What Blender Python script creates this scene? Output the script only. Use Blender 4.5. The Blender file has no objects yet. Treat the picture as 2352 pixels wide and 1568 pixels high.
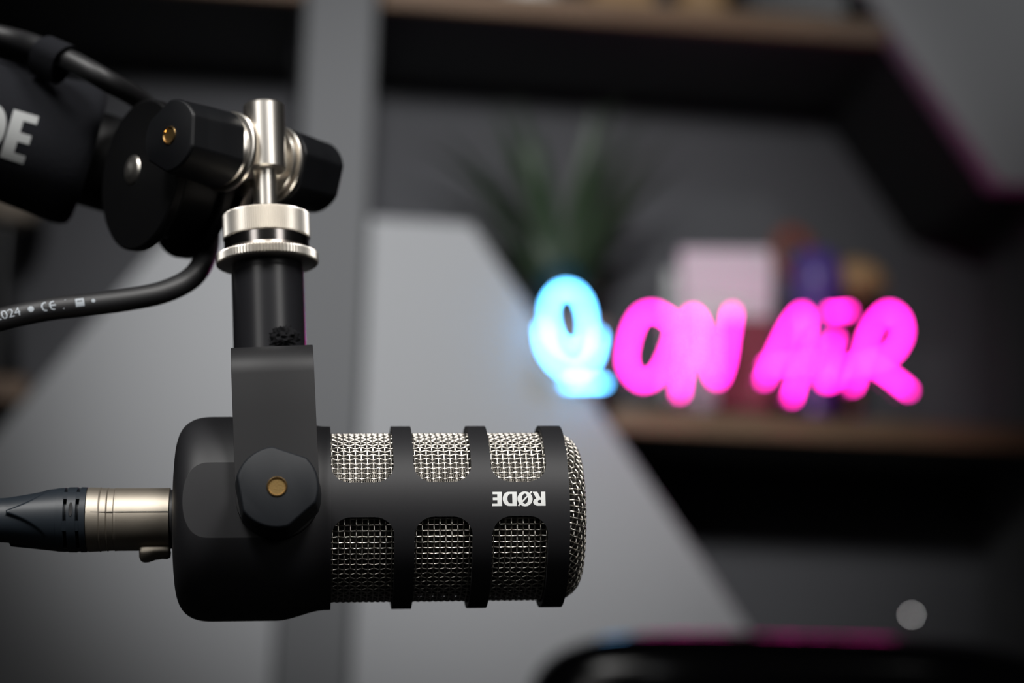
import bpy, bmesh, math, random
from mathutils import Matrix, Vector, noise
from math import sin, cos, pi, radians, sqrt, atan2, hypot
random.seed(7)
C = bpy.context.scene.collection
V = Vector

# ------------------------------------------------------------------ camera
PITCH, ROLL, FPX, CX, CY = radians(10), .03, 4900.0, 1176.0, 784.0
CAM = V((0, 0, 1.25))
fw = V((0, cos(PITCH), sin(PITCH))); u0 = V((0, -sin(PITCH), cos(PITCH))); x0 = V((1, 0, 0))
rt = cos(ROLL)*x0 + sin(ROLL)*u0
up = -sin(ROLL)*x0 + cos(ROLL)*u0
def basis(x, y, z, o):
    return Matrix(((x.x, y.x, z.x, o.x), (x.y, y.y, z.y, o.y), (x.z, y.z, z.z, o.z), (0, 0, 0, 1)))
cam = bpy.data.cameras.new('camera'); co = bpy.data.objects.new('camera', cam); C.objects.link(co)
co.matrix_world = basis(rt, up, -fw, CAM)
cam.sensor_width = 36; cam.lens = FPX/2352*36; cam.clip_start = .02; cam.clip_end = 50
cam.dof.use_dof = True; cam.dof.focus_distance = .630; cam.dof.aperture_fstop = cam.lens/12.6
bpy.context.scene.camera = co
def at(px, py, d):                       # point of the room seen at a pixel of the photograph, d metres deep
    return CAM + d*((px-CX)/FPX*rt - (py-CY)/FPX*up + fw)

# ------------------------------------------------------------------ world, lights, exposure
sc = bpy.context.scene
sc.view_settings.view_transform = 'Standard'; sc.view_settings.look = 'None'
sc.view_settings.exposure = 0; sc.view_settings.gamma = 1; sc.view_settings.use_curve_mapping = False
wd = bpy.data.worlds.new('room_ambience'); sc.world = wd; wd.use_nodes = True
wd.node_tree.nodes['Background'].inputs[0].default_value = (.9, .93, 1, 1)
wd.node_tree.nodes['Background'].inputs[1].default_value = .006
def area(name, loc, target, size, power, col=(1, 1, 1), sy=None, spread=180):
    l = bpy.data.lights.new(name, 'AREA'); l.energy = power; l.color = col; l.size = size; l.spread = radians(spread)
    if sy: l.shape = 'RECTANGLE'; l.size_y = sy
    o = bpy.data.objects.new(name, l); C.objects.link(o); o.location = loc
    o.rotation_euler = (V(target)-V(loc)).to_track_quat('-Z', 'Y').to_euler()
    return o
MICP = at(760, 1000, .65)
area('ceiling_softbox', (-.45, -.08, 2.33), MICP, .40, 1.10, (1, .985, .96), .40, 42)
area('ceiling_softbox', (.42, -.03, 2.33), MICP, .40, 1.0, (1, .975, .95), .40, 42)
area('low_softbox', (-.80, -.60, 1.80), MICP, .46, .10, (1, .98, .95), .66, 32)
area('low_softbox', (.88, -.44, 1.80), MICP, .52, .135, (1, .98, .95), .66, 32)
sl = bpy.data.lights.new('shelf_spotlight', 'SPOT'); sl.energy = 62; sl.spot_size = radians(39); sl.spot_blend = 1.0; sl.shadow_soft_size = .06; sl.color = (.985, .99, 1)
so = bpy.data.objects.new('shelf_spotlight', sl); C.objects.link(so); so.location = (-.05, .38, 1.95)
so.rotation_euler = (V((-.04, 1.86, 1.63))-V(so.location)).to_track_quat('-Z', 'Y').to_euler()

s2 = bpy.data.lights.new('upper_spotlight', 'SPOT'); s2.energy = 17; s2.spot_size = radians(24); s2.spot_blend = 1.0; s2.shadow_soft_size = .06; s2.color = (.97, .985, 1)  # added fill lamp that brightens the upper right panel
o2 = bpy.data.objects.new('upper_spotlight', s2); C.objects.link(o2); o2.location = (.9, .35, 2.45)
o2.rotation_euler = (V((.46, 1.93, 2.00))-V(o2.location)).to_track_quat('-Z', 'Y').to_euler()

# ------------------------------------------------------------------ helpers
def link(name, me, mat=None, parent=None):
    o = bpy.data.objects.new(name, me); C.objects.link(o)
    if mat: me.materials.append(mat)
    if parent: o.parent = parent
    return o
def finish(bm, ang=35):
    bmesh.ops.recalc_face_normals(bm, faces=bm.faces)
    for f in bm.faces: f.smooth = True
    ca = radians(ang)
    for e in bm.edges:
        if len(e.link_faces) == 2: e.smooth = e.calc_face_angle(0) < ca
def mesh(name, bm, mat, parent=None, ang=35, s=1.0, recalc=True):
    if s != 1.0: bmesh.ops.scale(bm, vec=(s, s, s), verts=bm.verts)
    if recalc: finish(bm, ang)
    me = bpy.data.meshes.new(name); bm.to_mesh(me); bm.free()
    return link(name, me, mat, parent)
def thing(name, label, cat, mtx=None, group=None):
    o = bpy.data.objects.new(name, None); C.objects.link(o); o.empty_display_size = .02
    if mtx is not None: o.matrix_world = mtx
    o['label'] = label; o['category'] = cat
    if group: o['group'] = group
    return o
def tag(o, label, cat, group=None):
    o['label'] = label; o['category'] = cat
    if group: o['group'] = group
    return o
def apply_mods(o):
    dg = bpy.context.evaluated_depsgraph_get(); dg.update()
    me = bpy.data.meshes.new_from_object(o.evaluated_get(dg))
    o.modifiers.clear(); old = o.data; o.data = me
    return o
def loft(bm, rings, closed=True, caps=True):
    R = [[bm.verts.new(p) for p in r] for r in rings]
    n = len(R[0])
    for a, b in zip(R, R[1:]):
        for i in range(n if closed else n-1):
            j = (i+1) % n
            bm.faces.new((a[i], a[j], b[j], b[i]))
    if caps and closed:
        bm.faces.new(R[0][::-1]); bm.faces.new(R[-1])
    return R
def lathe(bm, prof, seg=64, axis='X', o=(0, 0, 0), rf=None, caps=True):
    rings = []; P2 = []
    for i, (t, r) in enumerate(prof):    # holding loops keep long flats flat under smooth shading
        if i:
            t0, r0 = prof[i-1]; L_ = hypot(t-t0, r-r0)
            if L_ > 1.4: P2 += [(t0+(t-t0)*.12/L_, r0+(r-r0)*.12/L_), (t-(t-t0)*.12/L_, r-(r-r0)*.12/L_)]
        P2.append((t, r))
    for t, r in P2:
        ring = []
        for k in range(seg):
            a = 2*pi*k/seg; q = r*(rf(a, t) if rf else 1)
            c, s_ = q*cos(a), q*sin(a)
            p = {'X': (t, c, s_), 'Y': (c, t, s_), 'Z': (c, s_, t)}[axis]
            ring.append((p[0]+o[0], p[1]+o[1], p[2]+o[2]))
        rings.append(ring)
    return loft(bm, rings, caps=caps)
def frames(pts):
    T = []
    for i in range(len(pts)):
        a = pts[max(i-1, 0)]; b = pts[min(i+1, len(pts)-1)]
        T.append((b-a).normalized())
    ref = V((0, 0, 1)) if abs(T[0].z) < .9 else V((1, 0, 0))
    n = (ref-T[0]*ref.dot(T[0])).normalized(); N = [n]
    for i in range(1, len(pts)):
        n = N[-1]-T[i]*N[-1].dot(T[i]); n.normalize(); N.append(n)
    return T, N
def tube(bm, pts, r, seg=12, caps=True):
    pts = [V(p) for p in pts]; T, N = frames(pts); rings = []
    for i, p in enumerate(pts):
        b = T[i].cross(N[i]); rr = r[i] if isinstance(r, (list, tuple)) else r
        rings.append([p+rr*(cos(2*pi*k/seg)*N[i]+sin(2*pi*k/seg)*b) for k in range(seg)])
    return loft(bm, rings, caps=caps)
def catmull(P, n=10, closed=False):
    P = [V(p) for p in P]; out = []; m = len(P)
    rng = range(m) if closed else range(m-1)
    for i in rng:
        g = (lambda k: P[k % m]) if closed else (lambda k: P[min(max(k, 0), m-1)])
        a, b, c, d = g(i-1), g(i), g(i+1), g(i+2)
        for k in range(n):
            t = k/n
            out.append(.5*((2*b)+(c-a)*t+(2*a-5*b+4*c-d)*t*t+(3*b-a-3*c+d)*t**3))
    out.append(P[0].copy() if closed else P[-1].copy())
    return out
def box(bm, lo, hi, mtx=None):
    vs = [bm.verts.new((x, y, z)) for x in (lo[0], hi[0]) for y in (lo[1], hi[1]) for z in (lo[2], hi[2])]
    if mtx is not None:
        for v in vs: v.co = mtx @ v.co
    for f in ((0, 1, 3, 2), (4, 6, 7, 5), (0, 4, 5, 1), (2, 3, 7, 6), (0, 2, 6, 4), (1, 5, 7, 3)):
        bm.faces.new([vs[i] for i in f])
    return vs
def prism(bm, poly, h0, h1, f3):         # poly of (a,b); f3(a,b,h) -> point
    loft(bm, [[f3(a, b, h0) for a, b in poly], [f3(a, b, h1) for a, b in poly]])
def bevel(o, w, seg=2, ang=35):
    m = o.modifiers.new('b', 'BEVEL'); m.width = w; m.segments = seg; m.limit_method = 'ANGLE'; m.angle_limit = radians(ang)
    m.harden_normals = False
    apply_mods(o)
    for p in o.data.polygons: p.use_smooth = True
    bm = bmesh.new(); bm.from_mesh(o.data)
    for e in bm.edges:
        if len(e.link_faces) == 2: e.smooth = e.calc_face_angle(0) < radians(38)
    bm.to_mesh(o.data); bm.free()
    return o

# ------------------------------------------------------------------ materials
def mat(name, col, rough=.5, metal=0., spec=.5, emit=None, es=1., coat=0., noise_bump=None, vary=None, trans=0., aniso=0.):
    m = bpy.data.materials.new(name); m.use_nodes = True; nt = m.node_tree; b = nt.nodes['Principled BSDF']
    b.inputs['Base Color'].default_value = (*col, 1); b.inputs['Roughness'].default_value = rough
    b.inputs['Metallic'].default_value = metal; b.inputs['Specular IOR Level'].default_value = spec
    if coat: b.inputs['Coat Weight'].default_value = coat; b.inputs['Coat Roughness'].default_value = .12
    if trans: b.inputs['Transmission Weight'].default_value = trans
    if emit: b.inputs['Emission Color'].default_value = (*emit, 1); b.inputs['Emission Strength'].default_value = es
    tc = nt.nodes.new('ShaderNodeTexCoord')
    if noise_bump:
        sc_, st = noise_bump
        n = nt.nodes.new('ShaderNodeTexNoise'); n.inputs['Scale'].default_value = sc_; n.inputs['Detail'].default_value = 3
        nt.links.new(tc.outputs['Object'], n.inputs['Vector'])
        bp = nt.nodes.new('ShaderNodeBump'); bp.inputs['Strength'].default_value = st; bp.inputs['Distance'].default_value = .0002
        nt.links.new(n.outputs['Fac'], bp.inputs['Height']); nt.links.new(bp.outputs['Normal'], b.inputs['Normal'])
    if vary:
        sc_, amt = vary
        n = nt.nodes.new('ShaderNodeTexNoise'); n.inputs['Scale'].default_value = sc_; n.inputs['Detail'].default_value = 4
        nt.links.new(tc.outputs['Object'], n.inputs['Vector'])
        mp = nt.nodes.new('ShaderNodeMapRange'); mp.inputs['To Min'].default_value = 1-amt; mp.inputs['To Max'].default_value = 1+amt
        nt.links.new(n.outputs['Fac'], mp.inputs['Value'])
        mx = nt.nodes.new('ShaderNodeVectorMath'); mx.operation = 'SCALE'; mx.inputs[0].default_value = col
        nt.links.new(mp.outputs['Result'], mx.inputs['Scale']); nt.links.new(mx.outputs['Vector'], b.inputs['Base Color'])
    return m
M = dict(
    paint=mat('black_powder_paint', (.009, .009, .0105), .54, spec=.32, noise_bump=(9000, .06), vary=(1500, .15)),
    yoke=mat('black_satin_paint', (.011, .011, .012), .5, spec=.24, noise_bump=(8000, .06)),
    knob=mat('black_moulded_plastic', (.007, .0085, .011), .55, spec=.26, noise_bump=(7000, .08)),
    knobd=mat('black_clamp_plastic', (.003, .0034, .0045), .5, spec=.25, noise_bump=(7000, .08)),  # shaded copy of the knob plastic, for clamp knobs turned from the light
    tubeblk=mat('black_gloss_tube', (.012, .012, .014), .3),
    nickel=mat('satin_nickel', (.80, .76, .70), .3, 1., noise_bump=(1500, .05)),
    nickel_dark=mat('polished_dark_nickel', (.30, .28, .27), .18, 1.),
    wire=mat('steel_wire', (.60, .57, .52), .30, 1.),
    xnickel=mat('brushed_connector_nickel', (.38, .34, .285), .50, 1., noise_bump=(7000, .12)),
    brass=mat('brass_insert', (.19, .125, .05), .5, 1., noise_bump=(2500, .3)),
    brass_rim=mat('polished_brass_rim', (.85, .55, .24), .2, 1.),
    boot=mat('black_boot_plastic', (.010, .014, .019), .45, spec=.35),
    rubber=mat('black_cable_rubber', (.008, .008, .009), .5),
    print=mat('pale_grey_ink', (.62, .63, .62), .6),
    sprint=mat('sleeve_ink', (.34, .35, .35), .7),
    cprint=mat('grey_cable_ink', (.30, .33, .36), .6),
    fabric=mat('black_sleeve_fabric', (.006, .0065, .009), .9, spec=.2, noise_bump=(900, 1.)),
    arm=mat('black_arm_metal', (.002, .002, .0024), .5, spec=.22, noise_bump=(7000, .08)),
    foam=mat('black_foam', (.008, .008, .009), .95, spec=.1),
    wall=mat('grey_wall_paint', (.098, .098, .106), .8, vary=(4, .04)),
    panel=mat('light_grey_laminate', (.46, .465, .475), .6, vary=(3, .03)),
    postm=mat('mid_grey_laminate', (.15, .153, .158), .6, vary=(3, .03)),
    side=mat('dark_laminate', (.010, .0095, .010), .6),  # shade of board undersides and panel sides put into the colour
    floor=mat('dark_carpet', (.03, .03, .032), .95, noise_bump=(300, 1)),
    housing=mat('tube_backing', (.05, .02, .04), .5),
    leather=mat('black_chair_leather', (.004, .004, .005), .14, spec=.3),
    cplastic=mat('black_chair_plastic', (.012, .012, .013), .35),
    leafm=mat('dark_green_leaf', (.035, .06, .03), .5, vary=(30, .25)),
    soil=mat('dark_soil', (.02, .015, .01), .9),
    pot=mat('beige_ceramic', (.50, .42, .34), .5),
    tealpot=mat('dark_teal_ceramic', (.01, .05, .07), .35),  # plain dark teal of the leaf crown
    card=mat('pale_pink_card', (.85, .72, .80), .7),
    darkcard=mat('dark_red_card', (.22, .02, .04), .6),
    violet=mat('violet_glaze', (.10, .06, .30), .35),
    tan=mat('tan_wood', (.45, .28, .13), .55),
    redbrown=mat('red_brown_wood', (.22, .06, .035), .55),
    white=mat('white_ceramic', (.7, .68, .62), .4),
    pink=mat('pink_neon', (.9, .1, .6), .5, emit=(17, .22, 8), es=1.),
    cyan=mat('cyan_neon', (.1, .7, .9), .5, emit=(2.0, 9.0, 19), es=1.),
    led=mat('white_indicator', (.9, .9, .9), .5, emit=(1, 1, 1), es=14),
)
def wood_mat():
    m = mat('oiled_wood', (.30, .17, .09), .5); nt = m.node_tree; b = nt.nodes['Principled BSDF']
    tc = nt.nodes.new('ShaderNodeTexCoord'); mp = nt.nodes.new('ShaderNodeMapping'); mp.inputs['Scale'].default_value = (2, 30, 30)
    n = nt.nodes.new('ShaderNodeTexNoise'); n.inputs['Scale'].default_value = 6; n.inputs['Detail'].default_value = 5
    r = nt.nodes.new('ShaderNodeValToRGB'); r.color_ramp.elements[0].color = (.12, .065, .033, 1); r.color_ramp.elements[1].color = (.31, .19, .11, 1)
    nt.links.new(tc.outputs['Object'], mp.inputs['Vector']); nt.links.new(mp.outputs['Vector'], n.inputs['Vector'])
    nt.links.new(n.outputs['Fac'], r.inputs['Fac']); nt.links.new(r.outputs['Color'], b.inputs['Base Color'])
    return m
M['wood'] = wood_mat()
def clear_mat():
    m = bpy.data.materials.new('thin_clear_acrylic'); m.use_nodes = True; nt = m.node_tree; nt.nodes.clear()
    o = nt.nodes.new('ShaderNodeOutputMaterial'); mx = nt.nodes.new('ShaderNodeMixShader'); t = nt.nodes.new('ShaderNodeBsdfTransparent')
    g = nt.nodes.new('ShaderNodeBsdfGlossy'); g.inputs['Roughness'].default_value = .06; f = nt.nodes.new('ShaderNodeFresnel'); f.inputs['IOR'].default_value = 1.4
    t.inputs['Color'].default_value = (.97, .98, .98, 1)
    nt.links.new(f.outputs[0], mx.inputs[0]); nt.links.new(t.outputs[0], mx.inputs[1]); nt.links.new(g.outputs[0], mx.inputs[2]); nt.links.new(mx.outputs[0], o.inputs[0])
    return m
M['acrylic'] = clear_mat()
def fine_mesh_mat():                     # fine woven liner behind the coarse wires
    m = mat('fine_steel_weave', (.5, .47, .43), .35, 1.); nt = m.node_tree; b = nt.nodes['Principled BSDF']
    uv = nt.nodes.new('ShaderNodeUVMap'); sp = nt.nodes.new('ShaderNodeSeparateXYZ'); nt.links.new(uv.outputs['UV'], sp.inputs[0])
    outs = []
    for k in (0, 1):
        a = nt.nodes.new('ShaderNodeMath'); a.operation = 'MULTIPLY'; a.inputs[1].default_value = pi
        nt.links.new(sp.outputs[k], a.inputs[0])
        s_ = nt.nodes.new('ShaderNodeMath'); s_.operation = 'SINE'; nt.links.new(a.outputs[0], s_.inputs[0])
        q = nt.nodes.new('ShaderNodeMath'); q.operation = 'ABSOLUTE'; nt.links.new(s_.outputs[0], q.inputs[0]); outs.append(q)
    mx = nt.nodes.new('ShaderNodeMath'); mx.operation = 'MAXIMUM'
    nt.links.new(outs[0].outputs[0], mx.inputs[0]); nt.links.new(outs[1].outputs[0], mx.inputs[1])
    mr = nt.nodes.new('ShaderNodeMapRange'); mr.inputs['From Min'].default_value = .86; mr.inputs['From Max'].default_value = .97
    nt.links.new(mx.outputs[0], mr.inputs['Value'])
    mc = nt.nodes.new('ShaderNodeMix'); mc.data_type = 'RGBA'; mc.inputs[6].default_value = (.004, .004, .004, 1); mc.inputs[7].default_value = (.13, .12, .105, 1)
    nt.links.new(mr.outputs[0], mc.inputs[0]); nt.links.new(mc.outputs[2], b.inputs['Base Color'])
    nt.links.new(mr.outputs[0], b.inputs['Metallic'])
    bp = nt.nodes.new('ShaderNodeBump'); bp.inputs['Strength'].default_value = 1; bp.inputs['Distance'].default_value = .00015
    nt.links.new(mx.outputs[0], bp.inputs['Height']); nt.links.new(bp.outputs['Normal'], b.inputs['Normal'])
    return m
M['fine'] = fine_mesh_mat()

# ================================================================== SETTING
TH = radians(8)
W_, N_ = V((cos(TH), sin(TH), 0)), V((-sin(TH), cos(TH), 0))     # along the shelving, into the wall
O_ = at(1176, 900, 1.85); O_.z = 0
UM = basis(W_, N_, V((0, 0, 1)), O_)     # frame of the shelving: x along it, y into the wall, z up
def structure(name, lo, hi, m):
    bm = bmesh.new(); box(bm, lo, hi); o = mesh(name, bm, m); o.matrix_world = UM; o['kind'] = 'structure'; return o
DEP = .25
structure('wall_back', (-3, DEP, 0), (3, DEP+.12, 2.7), M['wall'])
structure('floor', (-3, -3.4, -.05), (3, DEP+.12, 0), M['floor'])

unit = thing('shelving_unit', 'tall grey and wood shelving with slanted front panels against the wall', 'shelving', UM)
Zt, POSTS = 2.35, (-.87, -.162, .548)
def part_box(name, lo, hi, m, parent, bev=.0015):
    bm = bmesh.new(); box(bm, lo, hi); o = mesh(name, bm, m, parent)
    if bev: bevel(o, bev, 1)
    return o
for x in POSTS:
    part_box('post', (x-.031, .006, 0), (x+.031, DEP-.002, Zt), M['postm'], unit)
def panel_block(name, poly, dep):     # hollow-looking corner block: light front board and slanted sides blackened for shade
    bm = bmesh.new(); prism(bm, poly, -.006, .026, lambda a, b, h: (a, h, b)); fr = mesh(name, bm, M['panel'], unit, ang=20); bevel(fr, .0012, 1, 20)
    cx = sum(p[0] for p in poly)/len(poly); cz = sum(p[1] for p in poly)/len(poly)
    ins = [(a+(cx-a)*.004, b+(cz-b)*.004) for a, b in poly]
    bm = bmesh.new(); prism(bm, ins, .0262, dep, lambda a, b, h: (a, h, b)); mesh('panel_side', bm, M['side'], fr, ang=20)
def trap(xc, half, z0, sgn, reach):      # slanted panel around a post, widening away from z0; split in two boards at the post
    g = .033
    for s in (-1, 1):
        w1 = half+reach/1.36
        poly = [(xc+s*g, z0), (xc+s*half, z0), (xc+s*w1, z0+sgn*reach), (xc+s*g, z0+sgn*reach)]
        panel_block('corner_panel', poly, .052 if sgn < 0 else DEP-.003)
trap(-.162, .121, 1.674, -1, .50)
trap(.548, .107, 1.742, 1, .45)
for z in (.42, .78, 1.14, 1.499, 1.869, 2.235):
    for a, b in ((-.836, -.196), (-.128, .514)):
        inner_a, inner_b = a, b
        if abs(z-1.499) < .01:           # boards stop at the slanted panels
            if a < -.5: inner_b = -.41
            else: inner_a = .088
        if abs(z-1.869) < .01 and a > -.5: inner_b = .338
        if z < 1.2: inner_b = -.60 if a < -.5 else b; inner_a = a if a < -.5 else .30
        if z > 2.2 and a > -.5: inner_b = .10
        bd = part_box('shelf_board', (inner_a, .010, z), (inner_b, DEP-.001, z+.0198), M['side'], unit)  # board colour carries the black shade under the shelf
        part_box('wood_edge', (inner_a, -.002, z-.0004), (inner_b, .0098, z+.0202), M['wood'], bd)

def up_at(s, z, off):                    # point in the shelving's frame
    return UM @ V((s, off, z))
ST = 1.5192                              # top of the lower shelf

# ================================================================== MICROPHONE
def mic_frame(alpha, yaw, lean, origin):
    x = cos(yaw)*rt+sin(yaw)*fw; y0 = -sin(yaw)*rt+cos(yaw)*fw; z0 = up.copy()
    y = cos(alpha)*y0-sin(alpha)*z0; z = cos(alpha)*z0+sin(alpha)*y0
    x2 = cos(lean)*x+sin(lean)*z; z2 = cos(lean)*z-sin(lean)*x
    return basis(x2, y, z2, origin)
ORG = at(641, 1190, .653)
YAW = radians(5.5)
MM = mic_frame(radians(15.7), YAW, 0, ORG)
mic = thing('podcast_microphone', 'black broadcast microphone with silver mesh grille hanging in its yoke', 'microphone', MM)
K = .001
def rounded_profile():
    P = [(-31.3, 0.01), (-31.3, 9)]
    for k in range(1, 25):               # soft shoulder, a superellipse quarter
        t = pi/2*k/24; P.append((-19.5-11.8*cos(t)**(2/2.6), 12+19.1*sin(t)**(2/4.2)))
    P += [(-12, 31.1), (-6, 31.1), (-1, 31.1)]
    for k in range(1, 15):
        u_ = k/14; P.append((-1+15.4*u_, 31.1-3.08*(u_*u_*(3-2*u_))))
    return P+[(15.5, 28.02), (15.58, 27.95), (15.6, 20)]
bm = bmesh.new(); lathe(bm, rounded_profile(), 128); body = mesh('body', bm, M['paint'], mic, s=K)
bm = bmesh.new(); box(bm, (-.06, -.06, -.06), (.0205, -.0290, .06)); box(bm, (-.06, .0290, -.06), (.0205, .06, .06)); cut = mesh('cut', bm, None)
m = body.modifiers.new('c', 'BOOLEAN'); m.operation = 'DIFFERENCE'; m.object = cut; m.solver = 'EXACT'
cut.parent = mic; bpy.context.view_layer.update()
apply_mods(body); bevel(body, .0004, 2, 12)
bpy.data.objects.remove(cut)

# perforated cage around the grille: a sleeve with six rounded windows
WX = [(15.6, 34.2), (40.1, 57.3), (63.1, 79.8)]; HB = radians(10.7); RC = 5.8
bm = bmesh.new(); SEG = 160
R0, R1 = 26.3, 28.0; X0, X1 = 14.5, 86.3
def annulus(bm, x0, x1, r0, r1, seg):
    prof = [(x0, r0), (x0, r1), (x1, r1), (x1, r0)]
    rings = [[(t, r*cos(2*pi*k/seg), r*sin(2*pi*k/seg)) for k in range(seg)] for t, r in prof]
    R = [[bm.verts.new(p) for p in r] for r in rings]
    for i in range(4):
        a, b = R[i], R[(i+1) % 4]
        for k in range(seg): bm.faces.new((a[k], a[(k+1) % seg], b[(k+1) % seg], b[k]))
annulus(bm, X0, X1, R0, R1, SEG)
cage = mesh('grille_cage', bm, M['paint'], mic, s=K)
bm = bmesh.new()
for a_, b_ in WX:
    for side in (0, 1):
        c0 = pi+side*pi                  # the band sits at angle pi (towards the camera, -y) and 0
        xs = []
        for k in range(9): xs.append(a_+RC*(1-cos(pi/2*k/8)))
        for k in range(1, 6): xs.append(a_+RC+(b_-a_-2*RC)*k/6)
        for k in range(9): xs.append(b_-RC+RC*sin(pi/2*k/8))
        rows = []
        for x in xs:
            if x < a_+RC: s_ = RC-sqrt(max(RC*RC-(RC-(x-a_))**2, 0))
            elif x > b_-RC: s_ = RC-sqrt(max(RC*RC-(RC-(b_-x))**2, 0))
            else: s_ = 0
            e = HB+s_/28.0
            rows.append((x, c0+e, c0+pi-e))
        nT = 40
        lay = []
        for r in (25.0, 29.5):
            lay.append([[bm.verts.new((x, r*cos(t0+(t1-t0)*k/nT), r*sin(t0+(t1-t0)*k/nT))) for k in range(nT+1)] for x, t0, t1 in rows])
        A, B = lay; nr = len(rows)
        for i in range(nr-1):
            for k in range(nT):
                bm.faces.new((A[i][k], A[i][k+1], A[i+1][k+1], A[i+1][k])); bm.faces.new((B[i][k], B[i+1][k], B[i+1][k+1], B[i][k+1]))
            for k in (0, nT): bm.faces.new((A[i][k], A[i+1][k], B[i+1][k], B[i][k]))
        for i in (0, nr-1):
            for k in range(nT): bm.faces.new((A[i][k], B[i][k], B[i][k+1], A[i][k+1]))
cut = mesh('cut', bm, None, mic, s=K)
m = cage.modifiers.new('c', 'BOOLEAN'); m.operation = 'DIFFERENCE'; m.object = cut; m.solver = 'EXACT'
bpy.context.view_layer.update(); apply_mods(cage); bpy.data.objects.remove(cut); bevel(cage, .00028, 2, 30)
cme = cage.data; nl = [V(n.vector) for n in cme.corner_normals]     # true radial normals on the turned surface
for p in cme.polygons:
    vs = [cme.vertices[cme.loops[li].vertex_index].co for li in p.loop_indices]
    if all(abs(hypot(v.y, v.z)-.028) < 3e-5 for v in vs):
        for li, v in zip(p.loop_indices, vs): nl[li] = V((0, v.y, v.z)).normalized()
cme.normals_split_custom_set(nl)

# woven wire grille: every wire really goes over and under
NW, RM = 90, 25.35; PT = 2*pi*RM/NW; AMP, RW = .27, .29
XC1 = 86.0
def strand(bm, pts, nor, r, seg=5, closed=False):
    n = len(pts); rings = []
    for i in range(n):
        if closed: t = (pts[(i+1) % n]-pts[i-1]).normalized()
        else: t = (pts[min(i+1, n-1)]-pts[max(i-1, 0)]).normalized()
        b = t.cross(nor[i]).normalized(); q = b.cross(t)
        rings.append([bm.verts.new(pts[i]+r*(cos(2*pi*k/seg)*b+sin(2*pi*k/seg)*q)) for k in range(seg)])
    for i in range(n if closed else n-1):
        a, b = rings[i], rings[(i+1) % n]
        for k in range(seg): bm.faces.new((a[k], a[(k+1) % seg], b[(k+1) % seg], b[k]))
bm = bmesh.new(); NX = int((XC1-15)/PT); Q = 4
xw = [15+PT*(j+.5) for j in range(NX)]
for i in range(NW):
    a = 2*pi*i/NW; er = V((0, cos(a), sin(a))); P, Nn = [], []
    for k in range(NX*Q+1):
        x = 15+PT*k/Q; ph = pi*(x-xw[0])/PT
        P.append(V((x, 0, 0))+er*(RM+AMP*cos(ph)*(1 if i % 2 else -1))); Nn.append(er)
    strand(bm, P, Nn, RW)
for j in range(NX):
    P, Nn = [], []
    for k in range(NW*Q):
        a = 2*pi*k/(NW*Q); er = V((0, cos(a), sin(a))); i = k/Q
        P.append(V((xw[j], 0, 0))+er*(RM-AMP*cos(pi*i)*(-1 if j % 2 else 1)*1.0)); Nn.append(er)
    strand(bm, P, Nn, RW, closed=True)
for f in bm.faces: f.smooth = True
wm = mesh('wire_grille', bm, M['wire'], mic, s=K, recalc=False); wm['kind'] = 'stuff'
# front cap: square cloth pressed into a shallow cup
CR, XF = 7.6, 92.0
flat = RM-CR
def cup(u, v, h=0.0):
    rho = hypot(u, v); ph = atan2(v, u) if rho > 1e-9 else 0
    crown = .9
    if rho < flat: r, x = rho, XF+crown*(1-(rho/flat)**2); n = V((1, 0, 0))
    elif rho < flat+CR*pi/2:
        t = (rho-flat)/CR; r = flat+CR*sin(t); x = XF-CR*(1-cos(t)); n = V((cos(t), sin(t), 0))
    else: r = RM; x = XF-CR-(rho-flat-CR*pi/2); n = V((0, 1, 0))
    nn = V((n.x, n.y*cos(ph), n.y*sin(ph)))
    return V((x, r*cos(ph), r*sin(ph)))+nn*h, nn
bm = bmesh.new(); RMAX = flat+CR*pi/2+1.6; PC = 1.85; nn_ = int(RMAX/PC)
for d in (0, 1):
    for i in range(-nn_, nn_+1):
        uu = i*PC; half = sqrt(max(RMAX**2-uu*uu, 0)); k0 = int(half/PC*Q)
        if k0 < 3: continue
        P, Nn = [], []
        for k in range(-k0, k0+1):
            vv = k*PC/Q; h = AMP*cos(pi*vv/PC)*(1 if i % 2 else -1)*(1 if d else -1)
            p, n = cup(*((uu, vv) if d else (vv, uu)), h); P.append(p); Nn.append(n)
        strand(bm, P, Nn, RW)
for f in bm.faces: f.smooth = True
cm = mesh('wire_cap', bm, M['wire'], mic, s=K, recalc=False); cm['kind'] = 'stuff'
# fine liner
bm = bmesh.new(); uvl = bm.loops.layers.uv.new('UVMap'); rows = []
SC = 1/.62; RL = 24.0; lp = [(10+k*2, RL, 0) for k in range(39)]
lens = []; acc = 0; prof = [(x, RL) for x in (14, 40, 60, XF-CR)]
for t in range(1, 9): prof.append((XF-CR+(CR-1.4)*sin(pi/2*t/8), flat+(CR-1.4)*cos(pi/2*t/8)))
prof.append((XF-1.0, 8)); prof.append((XF-.8, .05))
sg = 96; R = []
for i, (x, r) in enumerate(prof):
    if i: acc += hypot(x-prof[i-1][0], r-prof[i-1][1])
    R.append(([bm.verts.new((x, r*cos(2*pi*k/sg), r*sin(2*pi*k/sg))) for k in range(sg)], acc))
for (a, la), (b, lb) in zip(R, R[1:]):
    for k in range(sg):
        f = bm.faces.new((a[k], a[(k+1) % sg], b[(k+1) % sg], b[k])); f.smooth = True
        vals = [(la, k), (la, k+1), (lb, k+1), (lb, k)]
        for l, (aa, kk) in zip(f.loops, vals): l[uvl].uv = (aa*SC, kk*2*pi*RL/sg*SC)
mesh('grille_liner', bm, M['fine'], mic, s=K, recalc=False)

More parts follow.
